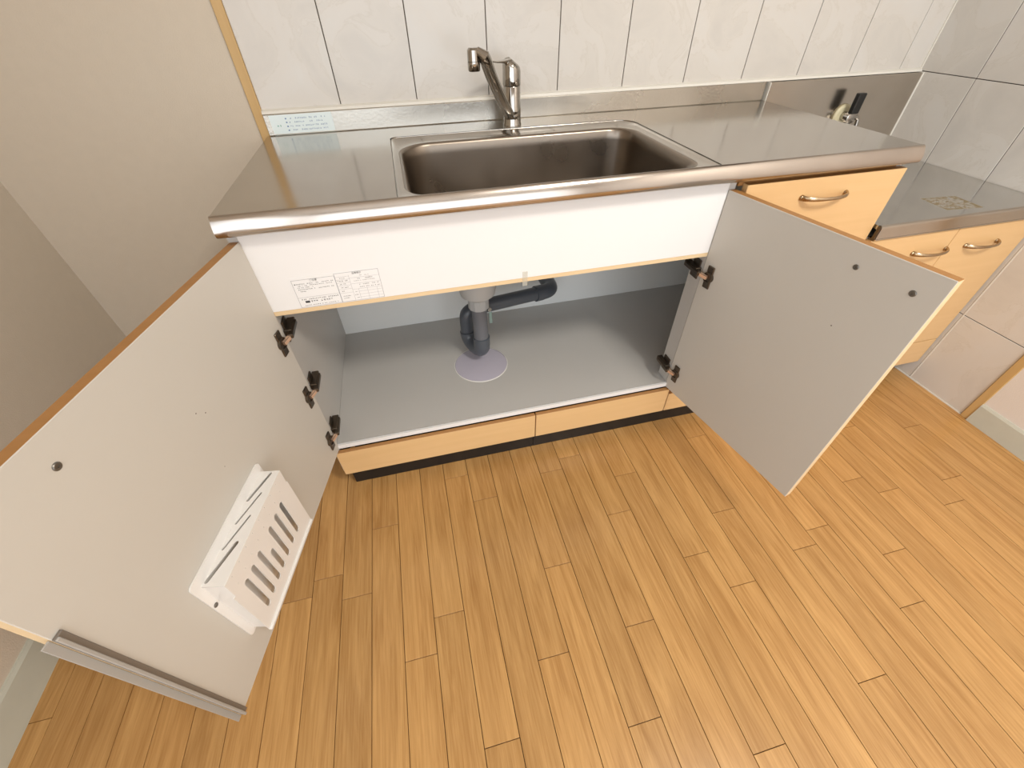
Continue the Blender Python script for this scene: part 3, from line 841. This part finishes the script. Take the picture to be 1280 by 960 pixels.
pts = bez((FX - 0.010, FY - 0.012, H + 0.026), (FX - 0.042, FY - 0.050, H + 0.070), (FX - 0.085, FY - 0.110, H + 0.140), (NX + 0.024, NY - 0.012, NZ - 0.004), 14)
pts += [Vector((NX + 0.008, NY - 0.004, NZ + 0.006))]
tube(bm, pts, [(0.0125, 0.0150)] * 13 + [(0.0125, 0.0145), (0.0125, 0.0140), (0.008, 0.010)], n=18)
put('spout', bm, M['chrome'], fa, smooth=True)
bm = B(); lathe(bm, [(0.010, NZ + 0.012), (0.0135, NZ + 0.008), (0.0138, NZ - 0.012)], (NX, NY, 0), n=24); put('spout_head', bm, M['chrome'], fa, smooth=True)
bm = B(); lathe(bm, [(0.0125, NZ - 0.030), (0.0138, NZ - 0.028), (0.0140, NZ - 0.0128), (0.0125, NZ - 0.012)], (NX, NY, 0), n=24); put('aerator', bm, M['chrome'], fa, smooth=True)

# ------------------------------------------------------------------ drain plumbing
dp = thing('sink_drain_pipe', 'dark grey plastic drain trap under the sink with a pale strainer cup', 'pipe', (0.487, -0.30, 0.23))
PX, PY = 0.487, -0.30
bm = B(); lathe(bm, [(0.040, 0.452), (0.052, 0.462), (0.058, 0.490), (0.060, 0.655)], (PX, PY, 0), n=36); put('strainer_cup', bm, M['greyplastic'], dp, smooth=True)
bm = B(); lathe(bm, [(0.028, 0.410), (0.032, 0.413), (0.032, 0.445), (0.034, 0.451)], (PX, PY, 0), n=12); put('nut', bm, M['nut'], dp)
bm = B(); lathe(bm, [(0.0235, 0.275), (0.0235, 0.411)], (PX, PY, 0), n=28, cap=False); put('tailpipe', bm, M['pvc_light'], dp, smooth=True)
QX, QY = 0.452, -0.225
bm = B()
lathe(bm, [(0.0268, 0.268), (0.0275, 0.298), (0.0238, 0.300)], (PX, PY, 0), n=28, cap=False)
tube(bm, [(PX, PY, 0.270)] + bez((PX, PY, 0.262), (PX, PY, 0.228), (QX, QY, 0.222), (QX, QY, 0.275), 12)[1:] , [0.0266] + [0.0262] * 12, n=20)
put('trap_bend', bm, M['pvc'], dp, smooth=True)
bm = B()
pts = [Vector((QX, QY, 0.27))] + [Vector((QX, QY, 0.31))] + bez((QX, QY, 0.325), (QX, QY, 0.345), (QX + 0.010, QY + 0.003, 0.355), (QX + 0.045, QY + 0.012, 0.355), 8)
tube(bm, pts, 0.0225, n=20); put('riser', bm, M['pvc'], dp, smooth=True)
bm = B(); tube(bm, [(QX + 0.040, QY + 0.011, 0.355), (0.722, -0.150, 0.335)], 0.0235, n=24); put('outlet_pipe', bm, M['pvc'], dp, smooth=True)
bm = B(); tube(bm, [(0.710, -0.154, 0.336), (0.736, -0.147, 0.334)], 0.0275, n=24)
tube(bm, [Vector((0.733, -0.148, 0.334))] + bez((0.740, -0.146, 0.334), (0.778, -0.136, 0.332), (0.780, -0.118, 0.330), (0.780, -0.085, 0.330), 8) + [Vector((0.780, -0.013, 0.330))], 0.0262, n=24)
put('elbow', bm, M['pvc'], dp, smooth=True)
bm = B(); box(bm, 0.531, 0.541, -0.216, -0.214, 0.285, 0.330, bev=0.0005); put('tag', bm, M['tag'], dp, label='small green tag hanging from the pipe')
bm = B(); lathe(bm, [(0.0075, 0), (0.0075, 0.012)], (0.527, -0.228, 0.355), (0.3, -1, 0), n=6); put('clamp_bolt', bm, M['chrome'], dp)

# ------------------------------------------------------------------ stove cabinet + top + splash panel
sc = thing('stove_cabinet', 'low wood-faced cabinet with two closed doors in the right corner below the stove top', 'cabinet', (1.805, -0.29, 0))
def spart(name, *a, mat=None, bev=0.0, mats=None):
    bm = B(); box(bm, *a, bev=bev); return put(name, bm, mat, sc)
YS = -0.578
spart('carcass', 1.5075, 2.094, YS + 0.0195, -0.001, 0.066, HS - 0.0375, mat=M['inside'])
for x0, x1, hxc in ((1.5095, 1.8035, 1.7430), (1.8065, 2.0955, 1.9300)):
    bm = B(); box(bm, x0, x1, YS, YS + 0.019, 0.181, 0.6165, bev=0.0012)
    dr = put('door', bm, M['face'], sc)
    bow_handle(hxc, 0.5595, YS, dr)
spart('plinth_board', 1.5095, 2.0955, YS, YS + 0.019, 0.073, 0.178, mat=M['face'], bev=0.001)
spart('toe_kick', 1.5075, 2.040, -0.545, -0.525, 0.001, 0.0655, mat=M['black'])
spart('side_panel', 2.0405, 2.050, -0.540, -0.001, 0.001, 0.0655, mat=M['laminate_w'])

stt = thing('stove_worktop', 'low stainless steel stove top with a square of brown glue residue', 'worktop', (1.80, -0.29, HS))
bm = B(); box(bm, 1.507, WR - 0.0015, -0.573, -0.0215, HS - 0.010, HS, mi=0)
extrude_x(bm, [(-0.573, HS), (-0.577, HS + 0.0005), (-0.581, HS - 0.002), (-0.5825, HS - 0.006), (-0.5825, HS - 0.034), (-0.5840, HS - 0.0345), (-0.5840, HS - 0.0368), (-0.560, HS - 0.0368), (-0.560, HS - 0.035), (-0.573, HS - 0.034)], 1.511, WR - 0.0015, mi=1)
put('top', bm, [M['stove'], M['splash']], stt)
bm = B(); box(bm, 1.5068, 1.5108, -0.5815, -0.5735, HS - 0.0355, HS - 0.001); put('gap_shade', bm, M['hinge'], stt)  # dark solid standing for the shaded open gap at the left end

sp = thing('steel_splash_panel', 'flat stainless steel splash panel on the wall above the stove top', 'panel', (1.80, -0.01, HS))
bm = B(); box(bm, 1.509, WR - 0.0065, -0.0205, -0.0008, HS + 0.0005, Z1 - 0.0025, bev=0.0012); put('sheet', bm, M['splash'], sp)
bm = B(); box(bm, 1.5062, 1.5088, -0.0215, -0.0008, HS + 0.0005, Z1 - 0.0020, bev=0.001); put('left_edging', bm, M['caulk'], sp)
bm = B(); box(bm, WR - 0.0062, WR - 0.0005, -0.0225, -0.0008, HS + 0.0005, Z1 - 0.002, bev=0.001); put('right_edging', bm, M['caulk'], sp)

# gas tap
GX, GZ = 1.834, 0.783
gt = thing('gas_tap', 'small chrome gas tap with a black lever on the steel splash panel', 'tap', (GX, -0.021, GZ))
bm = B(); lathe(bm, [(0.034, 0.0), (0.034, 0.004), (0.028, 0.009)], (GX, -0.0212, GZ), (0, -1, 0), n=28); put('wall_plate', bm, M['cream'], gt, smooth=True, label='cream round wall plate')
bm = B(); lathe(bm, [(0.014, 0.0), (0.014, 0.020), (0.018, 0.022), (0.018, 0.034), (0.011, 0.038)], (GX, -0.030, GZ), (0, -1, 0), n=20)
put('body', bm, M['chrome'], gt, smooth=True)
bm = B(); tube(bm, [(GX + 0.010, -0.055, GZ), (GX + 0.026, -0.058, GZ), (GX + 0.032, -0.062, GZ - 0.006), (GX + 0.034, -0.064, GZ - 0.030)], [0.008, 0.0075, 0.0065, 0.0065], n=14)
put('outlet', bm, M['chrome'], gt, smooth=True)
bm = B(); box(bm, GX - 0.015, GX + 0.015, -0.070, -0.054, GZ + 0.012, GZ + 0.070, bev=0.003, seg=2); put('lever', bm, M['knob'], gt, label='black lever')
